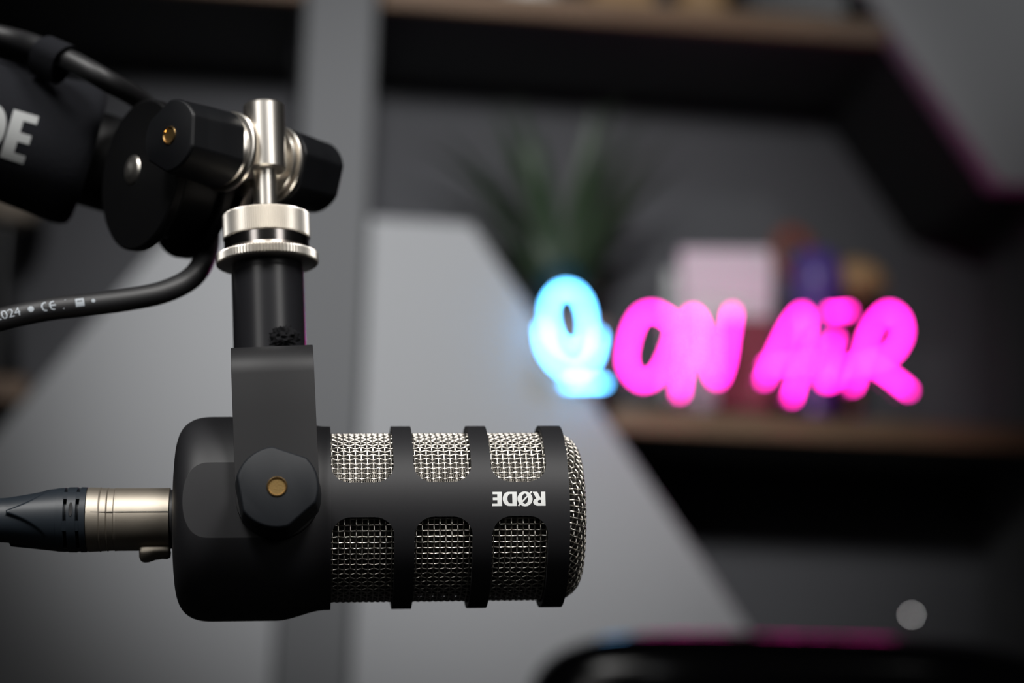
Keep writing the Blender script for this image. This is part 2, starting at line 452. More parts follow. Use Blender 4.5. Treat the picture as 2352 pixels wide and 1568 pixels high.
# lettering on the band, upside down
def glyph_outlines():
    def arc(cx, cy, rx, ry, a0, a1, n=14): return [(cx+rx*cos(radians(a0+(a1-a0)*k/n)), cy+ry*sin(radians(a0+(a1-a0)*k/n))) for k in range(n+1)]
    g = {}                               # y up, cap height 450
    g['R'] = [[(0, 0), (138, 0), (138, 180), (150, 180), (268, 0), (405, 0), (300, 205)] + arc(225, 320, 165, 130, -52, 90, 12)[0:] + [(0, 450)],
              [(138, 262), (138, 368), (175, 368)] + arc(180, 315, 65, 53, 90, -90, 10) + [(165, 262)]]
    g['R'][0] = [(0, 0), (135, 0), (145, 215), (255, 0), (400, 0), (290, 225)] + arc(240, 328, 152, 122, -55, 90, 12) + [(0, 450)]
    g['O'] = [arc(650, 225, 240, 238, 0, 352, 40), arc(650, 222, 97, 165, 0, 352, 30)]
    g['D'] = [[(910, -5), (1150, -5)] + arc(1165, 222, 190, 227, -80, 80, 18) + [(1150, 450), (910, 450)],
              [(1052, 68), (1052, 372), (1100, 372)] + arc(1110, 220, 100, 152, 80, -80, 14) + [(1100, 68)]]
    g['E'] = [[(1382, -5), (1672, -5), (1672, 72), (1528, 72), (1528, 180), (1670, 180), (1670, 262), (1528, 262), (1528, 372), (1690, 372), (1690, 450), (1382, 450)]]
    a = radians(-52); g['slash'] = [[(410, 10), (446, -26), (884, 428), (848, 464)]]
    return g
def glyph_mesh(name, loops, wrapf, mt, parent, cutstep=None, label=None):
    cu = bpy.data.curves.new(name, 'CURVE'); cu.dimensions = '2D'; cu.fill_mode = 'BOTH'
    for lp_ in loops:
        s = cu.splines.new('POLY'); s.points.add(len(lp_)-1)
        for p, q in zip(s.points, lp_): p.co = (q[0], q[1], 0, 1)
        s.use_cyclic_u = True
    o = bpy.data.objects.new(name, cu); C.objects.link(o); dg = bpy.context.evaluated_depsgraph_get()
    me = bpy.data.meshes.new_from_object(o.evaluated_get(dg)); bpy.data.objects.remove(o)
    return wrap_mesh(name, me, wrapf, mt, parent, cutstep, label)
def wrap_mesh(name, me, wrapf, mt, parent, cutstep, label=None, axis=1):
    bm = bmesh.new(); bm.from_mesh(me)
    if cutstep:
        cs = [v.co[axis] for v in bm.verts]; y = min(cs)+cutstep
        while y < max(cs):
            pc = [0, 0, 0]; pc[axis] = y; no = [0, 0, 0]; no[axis] = 1
            bmesh.ops.bisect_plane(bm, geom=bm.verts[:]+bm.edges[:]+bm.faces[:], plane_co=pc, plane_no=no); y += cutstep
    for v in bm.verts: v.co = wrapf(v.co.x, v.co.y)
    me2 = bpy.data.meshes.new(name); bm.to_mesh(me2); bm.free()
    o = link(name, me2, mt, parent)
    if label: o['label'] = label
    return o
U = 1/106.5                              # mm per glyph unit
def band_wrap(x, y):                     # text right edge starts near the grille's front ring, runs towards the rear, upside down
    X = 79.0-x*U; s_ = (y-225)*U; a = pi+s_/28.0+radians(.3)
    return V((X, 28.035*cos(a), 28.035*sin(a)))*K
G = glyph_outlines()
for k_, nm in (('R', 'letter'), ('O', 'letter'), ('D', 'letter'), ('E', 'letter'), ('slash', 'letter_stroke')):
    glyph_mesh(nm, G[k_], band_wrap, M['print'], cage, 40)

# rear socket collar
bm = bmesh.new(); lathe(bm, [(-32.0, 8), (-32.0, 9.3), (-31.8, 9.6), (-31.0, 9.6), (-31.0, 8)], 64); mesh('socket_collar', bm, M['tubeblk'], mic, s=K)

# yoke, leaning a little against the capsule body
LEAN = radians(2.4)
YM = mic_frame(radians(15.7), YAW, LEAN, ORG)
def child_mtx(o, world):                 # give a child its own resting frame inside its thing
    o.matrix_parent_inverse = Matrix(); o.matrix_local = o.parent.matrix_world.inverted() @ world
HW, YT, ZT = 12.2, 3.0, 48.0
bm = bmesh.new()
path = []                                # centre line of the strap in (y,z), from the near end over the top to the far end
RB = 9.0; YC = 31.5
for k in range(0, 13): path.append((-YC, -HW*cos(pi/2*k/12)*.999))
path += [(-YC, 12), (-YC, 25), (-YC, ZT-RB-1.5)]
path += [(-YC+RB*(1-cos(a)), ZT-1.5-RB+RB*sin(a)) for a in [pi/2*k/10 for k in range(1, 11)]]
path += [(-y, z) for y, z in path[::-1]]
rings = []
for i, (y, z) in enumerate(path):
    a = path[max(i-1, 0)]; b = path[min(i+1, len(path)-1)]
    t = V((0, b[0]-a[0], b[1]-a[1])).normalized(); n = V((0, -t.z, t.y)); c = V((0, y, z))
    w = HW if z >= 0 else max(.35, sqrt(HW*HW-z*z))
    rings.append([c+n*YT/2+V((-w, 0, 0)), c+n*YT/2+V((w, 0, 0)), c-n*YT/2+V((w, 0, 0)), c-n*YT/2+V((-w, 0, 0))])
loft(bm, rings)
yk = mesh('yoke', bm, M['yoke'], mic, s=K, ang=30); bevel(yk, .0004, 2, 40)
child_mtx(yk, YM)
def knob_rf(f0):
    def rf(a, t):
        q = 1.0
        for k in range(3):
            d = (a-(f0+2*pi*k/3)+pi) % (2*pi)-pi
            if abs(d) < 1.0: q = min(q, .905/cos(d))
        return q
    return rf
def knob(parent, y0, y1, rad, f0, km='knob'):
    """trilobed knob whose face is at y1, axis along local y"""
    bm = bmesh.new(); s = 1 if y1 > y0 else -1; L = abs(y1-y0)
    lathe(bm, [(y0, rad*1.03), (y0+s*.5, rad*1.06), (y0+s*L*.45, rad*1.04), (y0+s*L*.7, rad*1.01), (y1-s*.9, rad), (y1-s*.5, rad*.985), (y1-s*.15, rad*.955), (y1, rad*.93)], 120, 'Y', rf=knob_rf(f0))
    k = mesh('knob', bm, M[km], parent, s=K, ang=50)
    bm = bmesh.new(); lathe(bm, [(y1-s*1.0, 2.95), (y1+s*.1, 2.95), (y1+s*.1, 2.6), (y1+s*.02, 2.3), (y1-s*.0, .02)], 40, 'Y'); ins = mesh('brass_insert', bm, M['brass'], k, s=K)
    bm = bmesh.new(); R_ = []
    for t, r in ((y1-s*.5, 3.02), (y1+s*.12, 3.0), (y1+s*.42, 2.75), (y1+s*.40, 2.45), (y1+s*.0, 2.3)):
        R_.append([V((r*cos(2*pi*q/40), t, r*sin(2*pi*q/40))) for q in range(40)])
    loft(bm, R_, caps=False); mesh('insert_rim', bm, M['brass_rim'], k, s=K)
    return k
# local a=0 is +x, increasing towards +z
kn = knob(mic, -33.1, -47.2, 12.0, radians(71)); kn['label'] = 'knob on the yoke pivot'
knf = knob(mic, 33.1, 47.2, 12.0, radians(20))
for s in (-1, 1):
    bm = bmesh.new(); lathe(bm, [(s*28.9, 10.5), (s*29.95, 10.5)], 48, 'Y'); mesh('pivot_washer', bm, M['tubeblk'], mic, s=K)
# stand adapter and knurled rings
SO = YM @ V((-.0008, 0, ZT*K))
SM = mic_frame(radians(13.5), YAW, radians(1.9), SO)
def stand(name, prof, seg, m, rf=None, parent=None, o=(0, 0, 0)):
    bm = bmesh.new(); lathe(bm, prof, seg, 'Z', rf=rf, o=o); ob = mesh(name, bm, m, parent or mic, s=K, ang=28)
    if parent is None: child_mtx(ob, SM)
    return ob
ad = stand('stand_adapter', [(0, 11), (.3, 11.35), (30, 11.35), (31, 11.1), (33, 10.9)], 96, M['tubeblk'])
def knurl(n, depth):
    return lambda a, t: 1-depth*abs(((a*n/(2*pi)) % 1)-.5)*2
def knurled(name, z0, z1, r, n, tail=()):
    k = knurl(n, .034)
    bm = bmesh.new(); seg = n*4
    lathe(bm, [(z0, r*.93), (z0+.15, r*.972), (z0+.45, r), (z1-.4, r), (z1-.1, r*.975), (z1, r*.93)], seg, 'Z', rf=k)
    ob = mesh(name, bm, M['nickel'], mic, s=K, ang=60); child_mtx(ob, SM); return ob
knurled('locking_ring', 32.9, 36.3, 16.1, 98)
knurled('thread_collar', 41.0, 49.3, 13.75, 118)
stand('collar_groove', [(36.3, 12.2), (37.2, 13.1), (37.6, 13.35), (41, 13.4)], 96, M['nickel_dark'])

# scrap of black foam caught on the adapter
fp = SM @ V((.0046, -.0115, .0068))
bm = bmesh.new(); bmesh.ops.create_icosphere(bm, subdivisions=4, radius=.0031)
for v in bm.verts:
    n = noise.noise(v.co*1400)*.9+noise.noise(v.co*3800)*.5
    v.co = V((v.co.x*1.35, v.co.y*.55, v.co.z))*(1+n*.55)
fs = mesh('foam_scrap', bm, M['foam'], ang=60); fs.location = fp
tag(fs, 'tiny ragged black foam scrap stuck on the glossy tube above the yoke', 'scrap')

# ================================================================== BOOM ARM
arm = thing('boom_arm', 'black fabric sleeved boom arm with knobs and silver swivel clamp', 'arm', SM)
inv = SM.inverted()
def L(p): return inv @ p                 # room point -> arm frame (metres)
def sil(name, prof, seg, m, o=(0, 0, 0), rf=None):
    bm = bmesh.new(); lathe(bm, prof, seg, 'Z', rf=rf, o=o); return mesh(name, bm, m, arm, s=K, ang=28)
sil('threaded_stud', [(49.3, 3.7), (64.6, 3.7)], 48, M['nickel'])
sp = sil('swivel_post', [(64.2, 6.0), (64.5, 6.6), (85.6, 6.6), (86.1, 6.3)], 72, M['nickel'], o=(.4, 0, 0))
CA = radians(45); AX = V((cos(CA), sin(CA), 0)); BX = V((-sin(CA), cos(CA), 0)); CZ = 66.8
AM = Matrix(((-BX.x, AX.x, 0, 0), (-BX.y, AX.y, 0, 0), (0, 0, 1, CZ*K), (0, 0, 0, 1)))   # local y along the clamp axis
AM = Matrix(((AX.y, AX.x, 0, 0), (-AX.x, AX.y, 0, 0), (0, 0, 1, CZ*K), (0, 0, 0, 1)))
AM = Matrix.Translation((-.0035, .0075, .0038)) @ AM
def ay(name, prof, seg, m, o=(0, 0, 0), parent=None):
    bm = bmesh.new(); lathe(bm, prof, seg, 'Y', o=o); ob = mesh(name, bm, m, parent or arm, s=K, ang=28)
    if parent is None: ob.matrix_local = AM
    return ob
ay('clamp_washer', [(-14.6, 10.4), (-13.8, 10.9), (-12.6, 11.2), (-12.3, 12.6), (-12.0, 13.0), (-11.0, 13.0), (-10.7, 12.7), (-10.5, 10.0)], 80, M['nickel'])
ay('clamp_washer', [(6.2, 10.0), (6.4, 11.6), (6.7, 11.9), (7.6, 11.9), (7.8, 11.0), (8.4, 11.0), (8.6, 12.6), (8.9, 12.9), (9.8, 12.9), (10.1, 12.5), (10.4, 10.8), (11.4, 10.4)], 80, M['nickel'])
ay('clamp_core', [(-15, 7.5), (-10, 8.2), (9, 8.2), (13, 7)], 64, M['nickel'])
k1 = knob(arm, -14.5, -35.8, 11.7, radians(115), 'knobd'); k1.matrix_local = AM; k1['label'] = 'left knob of the clamp with a brass centre'
k2 = knob(arm, 11.2, 30, 12.0, radians(100), 'knobd'); k2.matrix_local = AM
# hinge plates with the arm end between them
PA = radians(34)
def hinge_frame(p): return Matrix(((sin(PA), cos(PA), 0, p.x), (-cos(PA), sin(PA), 0, p.y), (0, 0, 1, p.z), (0, 0, 0, 1)))
def hinge(name, prof, px, py, d, m, seg=96):
    bm = bmesh.new(); lathe(bm, prof, seg, 'Y'); ob = mesh(name, bm, m, arm, s=K, ang=28); ob.matrix_local = hinge_frame(L(at(px, py, d))); return ob
hinge('hinge_plate', [(0, 24.0), (.6, 24.7), (3.4, 24.7), (4, 24.2)], 318, 401, .690, M['arm'])
hinge('hinge_plate', [(0, 24.2), (.6, 24.8), (3.6, 24.8), (4.2, 24.0)], 428, 420, .7035, M['arm'])
hinge('hinge_core', [(3.5, 19), (19, 19)], 318, 401, .690, M['arm'])
hinge('domed_screw', [(-5.0, .02), (-4.8, 2.3), (-4.0, 4.3), (-2.6, 5.8), (-.7, 6.8), (.6, 6.9)], 326, 394, .6955, M['nickel'], 40)
bm = bmesh.new()                          # nickel lug from the clamp to the hinge
prism(bm, [(2, -10), (-3, -16), (-14, -18), (-24, -12), (-22, -4), (2, 5)], -4.0, 1.5, lambda a, b, h: (a, h, b)); lg = mesh('clamp_lug', bm, M['nickel_dark'], arm, s=K); lg.matrix_local = AM; bevel(lg, .0008, 2)

# fabric sleeve
A0, A1 = L(at(203, 362, .735)), L(at(-1400, -127, .676))
ax = (A1-A0).normalized()
tc_ = (L(CAM)-A0); fr_ = (tc_-ax*tc_.dot(ax)).normalized()          # side facing the camera
sd_ = ax.cross(fr_)
LEN = (A1-A0).length
bm = bmesh.new(); rings = []
prof = [(.004, .0150), (.0, .0215), (.0008, .0232), (.003, .0241), (.006, .0243), (.010, .0238), (.014, .0233), (.022, .0227), (.035, .0218), (.06, .0212), (LEN, .0210)]
for t, r in prof:
    ring = []
    for k in range(72):
        a = 2*pi*k/72; wob = 1+.012*noise.noise(V((cos(a)*2, sin(a)*2, t*60)))
        ring.append(A0+ax*t+r*wob*(cos(a)*fr_+sin(a)*sd_*1.03))
    rings.append(ring)
loft(bm, rings); slv = mesh('fabric_sleeve', bm, M['fabric'], arm, ang=50)
bm = bmesh.new()                          # dark tube between the sleeve and the hinge
tube(bm, [A0-ax*.016, A0+ax*.006], .0165, 40); mesh('arm_tube', bm, M['arm'], arm)
bm = bmesh.new()                          # flap of the zipped sleeve along the top
fp_ = []
for t in [k/24 for k in range(25)]:
    q = A0+ax*(.004+t*(LEN-.01)); fp_.append((q+sd_*0, t))
zs = 1 if sd_.z > 0 else -1
tube(bm, [A0+ax*(.012+(LEN-.02)*k/20)+zs*sd_*.0218+fr_*.004 for k in range(21)], .0016, 8); mesh('sleeve_seam', bm, M['fabric'], arm)
US = .0162/450
ec = L(at(44, 308, .715))-A0; te = ec.dot(ax)
def sleeve_wrap(x, y):                   # reading direction runs down the arm towards the hinge
    t = te-(x-1530)*US*.76; s_ = (y-225)*US
    a = s_/.0218*zs
    return A0+ax*t+(.0214+.0016*max(0, 1-t/.05))*1.014*(cos(a)*fr_+sin(a)*sd_)+fr_*.0002
for k_, nm in (('R', 'letter'), ('O', 'letter'), ('D', 'letter'), ('E', 'letter'), ('slash', 'letter_stroke')):
    glyph_mesh(nm, G[k_], sleeve_wrap, M['sprint'], slv, 40)

# ================================================================== CABLE ALONG THE ARM
cab_pts = [at(-1450, -340, .69), at(-1000, -200, .70), at(-600, -70, .712), at(-300, 8, .722), at(0, 82, .722), at(90, 108, .712), at(170, 143, .703), at(250, 188, .702), at(330, 238, .722), at(400, 330, .740),
           at(455, 420, .742), at(478, 500, .730), at(479, 560, .712), at(462, 610, .690), at(430, 645, .682), at(370, 672, .676), at(290, 688, .671),
           at(200, 700, .667), at(120, 709, .664), at(50, 722, .661), at(-20, 740, .658), at(-120, 775, .655), at(-300, 850, .652), at(-650, 1080, .65), at(-1000, 1450, .65), at(-1250, 2000, .66)]
dens = catmull(cab_pts, 14)
cb0 = at(0, 735, .66)
cable = thing('arm_cable', 'thick black cable with grey printing curving below the boom arm', 'cable', Matrix.Translation(cb0))
lp_ = [p-cb0 for p in dens]
bm = bmesh.new(); RCAB = .0036; tube(bm, lp_, RCAB, 28); mesh('cable_jacket', bm, M['rubber'], cable, ang=60)
# printing, wrapped on the jacket
cum = [0]
for a, b in zip(lp_, lp_[1:]): cum.append(cum[-1]+(b-a).length)
def near_px(px, py):
    best = None
    for i, p in enumerate(dens):
        d = p-CAM; z = d.dot(fw); x = CX+FPX*d.dot(rt)/z; y = CY-FPX*d.dot(up)/z
        q = (x-px)**2+(y-py)**2
        if i > len(dens)//2 and (best is None or q < best[0]): best = (q, i)
    return cum[best[1]]
def cable_wrap(s0, flip=1):
    def f(x, y):                         # x runs to the right in the picture, against the path direction
        s = s0-x; i = 0
        while i < len(cum)-2 and cum[i+1] < s: i += 1
        t = (s-cum[i])/(cum[i+1]-cum[i]); p = lp_[i].lerp(lp_[i+1], t); T = (lp_[i+1]-lp_[i]).normalized()
        c = CAM-cb0-p; c = (c-T*c.dot(T)).normalized(); b = c.cross(T)
        if b.dot(up) < 0: b = -b
        a = .30+y/RCAB
        return p+(RCAB+.00006)*(cos(a)*c+sin(a)*b)
    return f
def text_mesh(body, size):
    cu = bpy.data.curves.new('t', 'FONT'); cu.body = body; cu.size = size; cu.align_x = 'CENTER'; cu.align_y = 'CENTER'
    o = bpy.data.objects.new('t', cu); C.objects.link(o); dg = bpy.context.evaluated_depsgraph_get()
    me = bpy.data.meshes.new_from_object(o.evaluated_get(dg)); bpy.data.objects.remove(o); return me
def circ(r, n=16, x=0, y=0): return [(x+r*cos(2*pi*k/n), y+r*sin(2*pi*k/n)) for k in range(n)]
wrap_mesh('cable_printing', text_mesh('2024', .0040), cable_wrap(near_px(14, 720)), M['cprint'], cable, .0006, axis=0)
glyph_mesh('cable_printing', [circ(.00095)], cable_wrap(near_px(68, 712)), M['cprint'], cable, None)
def cmark(x, n=14): return [(x+.0013*cos(a), .00155*sin(a)) for a in [radians(70+220*k/n) for k in range(n+1)]]+[(x+.0008*cos(a), .00105*sin(a)) for a in [radians(290-220*k/n) for k in range(n+1)]]
s_ce = near_px(108, 702)
glyph_mesh('cable_printing', [cmark(-.0009)], cable_wrap(s_ce), M['cprint'], cable, None)
glyph_mesh('cable_printing', [cmark(.0016)], cable_wrap(s_ce), M['cprint'], cable, None)
glyph_mesh('cable_printing', [[(.0008, -.00025), (.0024, -.00025), (.0024, .00025), (.0008, .00025)]], cable_wrap(s_ce), M['cprint'], cable, None)
glyph_mesh('cable_printing', [[(-.0006, -.0015), (-.0002, -.0015), (.0006, .0015), (.0002, .0015)]], cable_wrap(near_px(148, 700)), M['cprint'], cable, None)
s_b = near_px(180, 696)
glyph_mesh('cable_printing', [[(-.0013, -.0013), (.0013, -.0013), (.0013, .0013), (-.0013, .0013)], [(-.0008, .0002), (.0008, .0002), (.0008, .0006), (-.0008, .0006)]], cable_wrap(s_b), M['cprint'], cable, .0005)
glyph_mesh('cable_printing', [circ(.0006)], cable_wrap(near_px(215, 693)), M['cprint'], cable, None)
# cloth tie that holds the cable above the sleeve
tiec = L(at(128, 118, .708)); i0 = min(range(len(dens)), key=lambda i: (L(dens[i])-tiec).length)
T0 = (L(dens[i0+1])-L(dens[i0-1])).normalized(); c0_ = L(dens[i0]); dn = (A0+ax*(c0_-A0).dot(ax)-c0_).normalized(); sw = T0.cross(dn).normalized()
bm = bmesh.new(); RR = []
for k in range(28):
    a = 2*pi*k/28; e = sin(a); p = c0_+dn*(.0045*-e if e > 0 else -.0105*e)+sw*.0046*cos(a)
    o_ = (dn*(-e)+sw*cos(a)).normalized()*.0006
    RR.append([bm.verts.new(q_) for q_ in (p-T0*.006+o_, p+T0*.006+o_, p+T0*.006-o_, p-T0*.006-o_)])
for i in range(len(RR)):
    a, b = RR[i], RR[(i+1) % len(RR)]
    for k in range(4): bm.faces.new((a[k], a[(k+1) % 4], b[(k+1) % 4], b[k]))
mesh('cable_tie', bm, M['fabric'], arm)

# ================================================================== XLR CABLE
XM = mic_frame(radians(15.7), YAW, radians(-.1), MM @ V((-.0313, 0, 0)))
xlr = thing('connector_cable', 'cable with silver cylindrical connector and black boot plugged into the microphone rear', 'cable', XM)
def xl(name, prof, m, seg=72, ang=28, rf=None):
    bm = bmesh.new(); lathe(bm, [(t, r*.955) for t, r in prof], seg, 'X', rf=rf); return mesh(name, bm, m, xlr, s=K, ang=ang)
xl('seal_ring', [(-1.6, 9.4), (-.0, 9.4)], M['rubber'])
sh = xl('connector_shell', [(-1.4, 9.2), (-1.7, 9.95), (-17.5, 9.95), (-17.7, 10.0), (-18.0, 10.05), (-18.3, 9.85), (-20.0, 9.9), (-20.2, 10.15), (-20.5, 9.95), (-22.2, 10.05), (-22.4, 10.3), (-22.8, 10.1), (-25.8, 10.25), (-26.3, 10.1), (-26.6, 9.4)], M['xnickel'])
bm = bmesh.new(); box(bm, (-26.3, -9.72, .4), (-1.8, -9.3, .55)); mesh('seam_line', bm, M['boot'], sh, s=K)
bm = bmesh.new(); secs = []               # latch under the shell
for x, z0, z1, hw in ((-10.6, -9.2, -12.3, 3.4), (-9.6, -9.0, -13.0, 3.8), (-8.0, -9.0, -12.9, 4), (-6, -9.0, -12.2, 4), (-4, -9.0, -11.9, 4), (-2.2, -9.0, -12.0, 3.8), (-1.4, -9.2, -11.3, 3.4)):
    secs.append([(x, -hw, z0), (x, hw, z0), (x, hw, (z0+z1)/2), (x, hw*.6, z1), (x, -hw*.6, z1), (x, -hw, (z0+z1)/2)])
loft(bm, secs); lt = mesh('latch', bm, M['xnickel'], xlr, s=K, ang=30); bevel(lt, .0004, 2)
xl('boot_ring', [(-26.4, 9.3), (-26.5, 10.3), (-28.2, 10.35), (-28.25, 8.4), (-29.25, 8.4), (-29.3, 10.35), (-31.9, 10.3), (-31.95, 8.4), (-32.95, 8.4), (-33.0, 10.2), (-33.3, 10.15), (-35.2, 10.05), (-35.3, 9.2)], M['boot'])
for a0 in range(6):                       # bars that interrupt the grooves
    bm = bmesh.new(); a = radians(a0*60+22)
    rings = []
    for x in (-33.2, -28.05):
        rings.append([(x, r*cos(a+d), r*sin(a+d)) for r, d in ((8.2, -.16), (9.78, -.16), (9.82, 0), (9.78, .16), (8.2, .16))])
    loft(bm, rings); mesh('boot_rib', bm, M['boot'], xlr, s=K)
def boot_rf(a, t):
    k = max(0, min(1, (-t-35)/22)); return 1
bm = bmesh.new()                          # conical boot with three flutes
rings = []; nseg = 240
for i in range(61):
    x = -35.0-i*.5; u_ = i/60; base = (10.0-2.3*u_-.5*sin(pi*u_))*.955
    w_ = radians(60)*sqrt(max(0, min(1, (u_-.10)/.40)))
    ring = []
    for k in range(nseg):
        a = 2*pi*k/nseg; d = ((a-radians(172)+radians(60)) % radians(120))-radians(60)
        fl = max(0, min(1, (w_-(radians(60)-abs(d)))/radians(7))) if w_ > 0 else 0; fl = fl*fl*(3-2*fl)
        if w_ >= radians(59.9): fl = 1
        r = base-fl*min(1.15, .25+2.2*(u_-.10)+1.2*max(0, u_-.5))
        ring.append((x, r*cos(a), r*sin(a)))
    rings.append(ring)
loft(bm, rings); mesh('boot', bm, M['boot'], xlr, s=K, ang=40)
bm = bmesh.new()                          # raised near-black oval in the middle band, its colour giving a slot's shade
rings = []
for rr_ in (9.3, 10.12):
    ring = []
    for k in range(20):
        a = 2*pi*k/20; zz = 1.1+2.0*sin(a)**1 if False else 1.4+2.2*sin(a); xx = -30.6+.55*cos(a)
        th_ = pi-zz/9.9; ring.append((xx, rr_*cos(th_), rr_*sin(th_)))
    rings.append(ring)
loft(bm, rings); mesh('boot_slot', bm, M['arm'], xlr, s=K)
bm = bmesh.new(); tube(bm, catmull([(-.062, 0, 0), (-.072, 0, -.0003), (-.085, -.001, -.0012), (-.110, -.003, -.004), (-.150, -.008, -.012), (-.24, -.02, -.045), (-.33, -.03, -.11)], 8), .0050, 28); mesh('cable_jacket', bm, M['rubber'], xlr, ang=60)

# ================================================================== NEON SIGN
SOFF = -.0185                             # the glowing tubes stand just in front of the shelf edge
def sg_pt(px, py):
    d = at(px, py, 1)-CAM; t = ((O_+N_*SOFF-CAM).dot(N_))/d.dot(N_); return CAM+d*t
sb = sg_pt(1660, 940); sb.z = ST
SGM = basis(W_, N_, V((0, 0, 1)), sb); SGI = SGM.inverted()
sign = thing('neon_sign', 'glowing pink ON AiR neon sign with cyan microphone icon on the shelf', 'sign', SGM)
def q(px, py): return SGI @ sg_pt(px, py)
def neon(name, strokes, m, label):
    bm = bmesh.new(); TR = .0024; bh = bmesh.new()
    for st, closed in strokes:
        pts = catmull([q(*p) for p in st], 8, closed)
        if closed: pts = pts[:-1]
        nor = [V((0, -1, 0))]*len(pts)
        strand(bm, pts, nor, TR, 12, closed)
        if not closed:
            for e in (pts[0], pts[-1]):
                r_ = bmesh.ops.create_uvsphere(bm, u_segments=12, v_segments=6, radius=TR*.99); bmesh.ops.translate(bm, vec=e, verts=r_['verts'])
        # backing channel
        n = len(pts); rings = []
        for i in range(n):
            t = ((pts[(i+1) % n]-pts[i-1]) if closed else (pts[min(i+1, n-1)]-pts[max(i-1, 0)])).normalized(); b = t.cross(V((0, 1, 0))).normalized()
            rings.append([bh.verts.new(pts[i]+b*sx*.0021+V((0, y, 0))) for sx, y in ((-1, .0018), (1, .0018), (1, .0085), (-1, .0085))])
        for i in range(n if closed else n-1):
            a, c = rings[i], rings[(i+1) % n]
            for k in range(4): bh.faces.new((a[k], a[(k+1) % 4], c[(k+1) % 4], c[k]))
    for f in bm.faces: f.smooth = True
    o = mesh(name, bm, m, sign, recalc=False); o['label'] = label
    mesh('tube_backing', bh, M['housing'], o)
neon('icon_tube', [([(1262, 700), (1285, 668), (1318, 668), (1342, 700), (1350, 750), (1341, 792), (1312, 802), (1280, 785), (1264, 745)], True),
                   ([(1247, 752), (1254, 800), (1285, 842), (1328, 852), (1362, 824), (1375, 770)], False),
                   ([(1322, 852), (1326, 880)], False), ([(1304, 881), (1345, 880.5), (1386, 880)], False)], M['cyan'], 'cyan microphone icon outline')
neon('letter_tube', [([(1508, 717), (1470, 726), (1446, 780), (1442, 840), (1474, 876), (1512, 858), (1540, 805), (1550, 750)], True)], M['pink'], 'pink letter O')
neon('letter_tube', [([(1562, 902), (1570, 840), (1578, 765), (1590, 722), (1610, 752), (1628, 830), (1647, 872), (1664, 835), (1674, 775), (1682, 718)], False)], M['pink'], 'pink letter N')
neon('letter_tube', [([(1756, 872), (1782, 815), (1815, 748), (1845, 717), (1852, 765), (1838, 845), (1820, 912)], False), ([(1762, 838), (1812, 836), (1862, 830)], False)], M['pink'], 'pink letter A')
neon('letter_tube', [([(1906, 717), (1948, 714)], False), ([(1918, 775), (1902, 830), (1893, 874), (1914, 872), (1932, 838)], False)], M['pink'], 'pink letter i')
neon('letter_tube', [([(1960, 886), (1978, 830), (2000, 758), (2036, 716), (2066, 730), (2072, 772), (2042, 816), (1990, 832), (1955, 838)], False), ([(2000, 834), (2042, 862), (2086, 896)], False)], M['pink'], 'pink letter R')
# clear backboard with rounded corners, standing in a slim foot
a_, b_ = q(1228, 655), q(2115, 920); x0_, x1_, z0_, z1_ = a_.x, b_.x, .004, a_.z
def rrect(x0, x1, z0, z1, r, n=6):
    out = []
    for cx, cz, s in ((x1-r, z1-r, 0), (x0+r, z1-r, 90), (x0+r, z0+r, 180), (x1-r, z0+r, 270)):
        out += [(cx+r*cos(radians(s+90*k/n)), cz+r*sin(radians(s+90*k/n))) for k in range(n+1)]
    return out
bm = bmesh.new(); prism(bm, rrect(x0_, x1_, z0_, z1_, .015), .0088, .0112, lambda a, b, h: (a, h, b)); mesh('clear_backboard', bm, M['acrylic'], sign, ang=30)
bm = bmesh.new(); box(bm, (-.06, .004, .0002), (.13, .060, .0038)); mesh('foot', bm, M['acrylic'], sign)

# ================================================================== THINGS ON THE SHELVES
def rotz(loc, a=0): return Matrix.Translation(loc) @ Matrix.Rotation(TH+a, 4, 'Z')
def s_at(px, off):                        # place along the shelving seen at a pixel column, at a depth inside it
    d = at(px, 850, 1)-CAM; t = ((O_+N_*off-CAM).dot(N_))/d.dot(N_); return (CAM+d*t-O_).dot(W_)
# plant
pb = up_at(s_at(1285, .115), ST+.0005, .115)
plant = thing('potted_plant', 'spiky dark green plant in beige pot behind the cyan icon', 'plant', Matrix.Translation(pb))
bm = bmesh.new(); lathe(bm, [(.0, .034), (.002, .036), (.05, .044), (.085, .048), (.088, .049), (.09, .0485), (.09, .045), (.083, .043)], 48, 'Z'); mesh('pot', bm, M['pot'], plant)
bm = bmesh.new(); lathe(bm, [(.080, .0425), (.085, .0425), (.0885, .02)], 32, 'Z'); mesh('soil', bm, M['soil'], plant)
bm = bmesh.new(); lathe(bm, [(.082, .016), (.10, .022), (.125, .026), (.14, .022), (.15, .012)], 24, 'Z'); mesh('leaf_crown', bm, M['tealpot'], plant)
LF = [(955, 330, .0, .6), (925, 425, .02, .7), (1010, 300, .05, .45), (1130, 235, .0, .2), (1185, 225, .04, .1), (1235, 300, -.03, .1), (1370, 245, .05, .1), (1420, 225, .0, .2),
      (1500, 255, .03, .3), (1560, 300, -.01, .5), (1590, 370, .03, .6), (1540, 520, .02, .8), (1480, 600, -.02, .9), (1090, 470, .03, .8), (1205, 640, .0, .9), (1430, 330, -.03, .3), (1110, 300, .06, .3), (1540, 420, .05, .6)]
d0 = (at(1285, 600, 1)-CAM); 
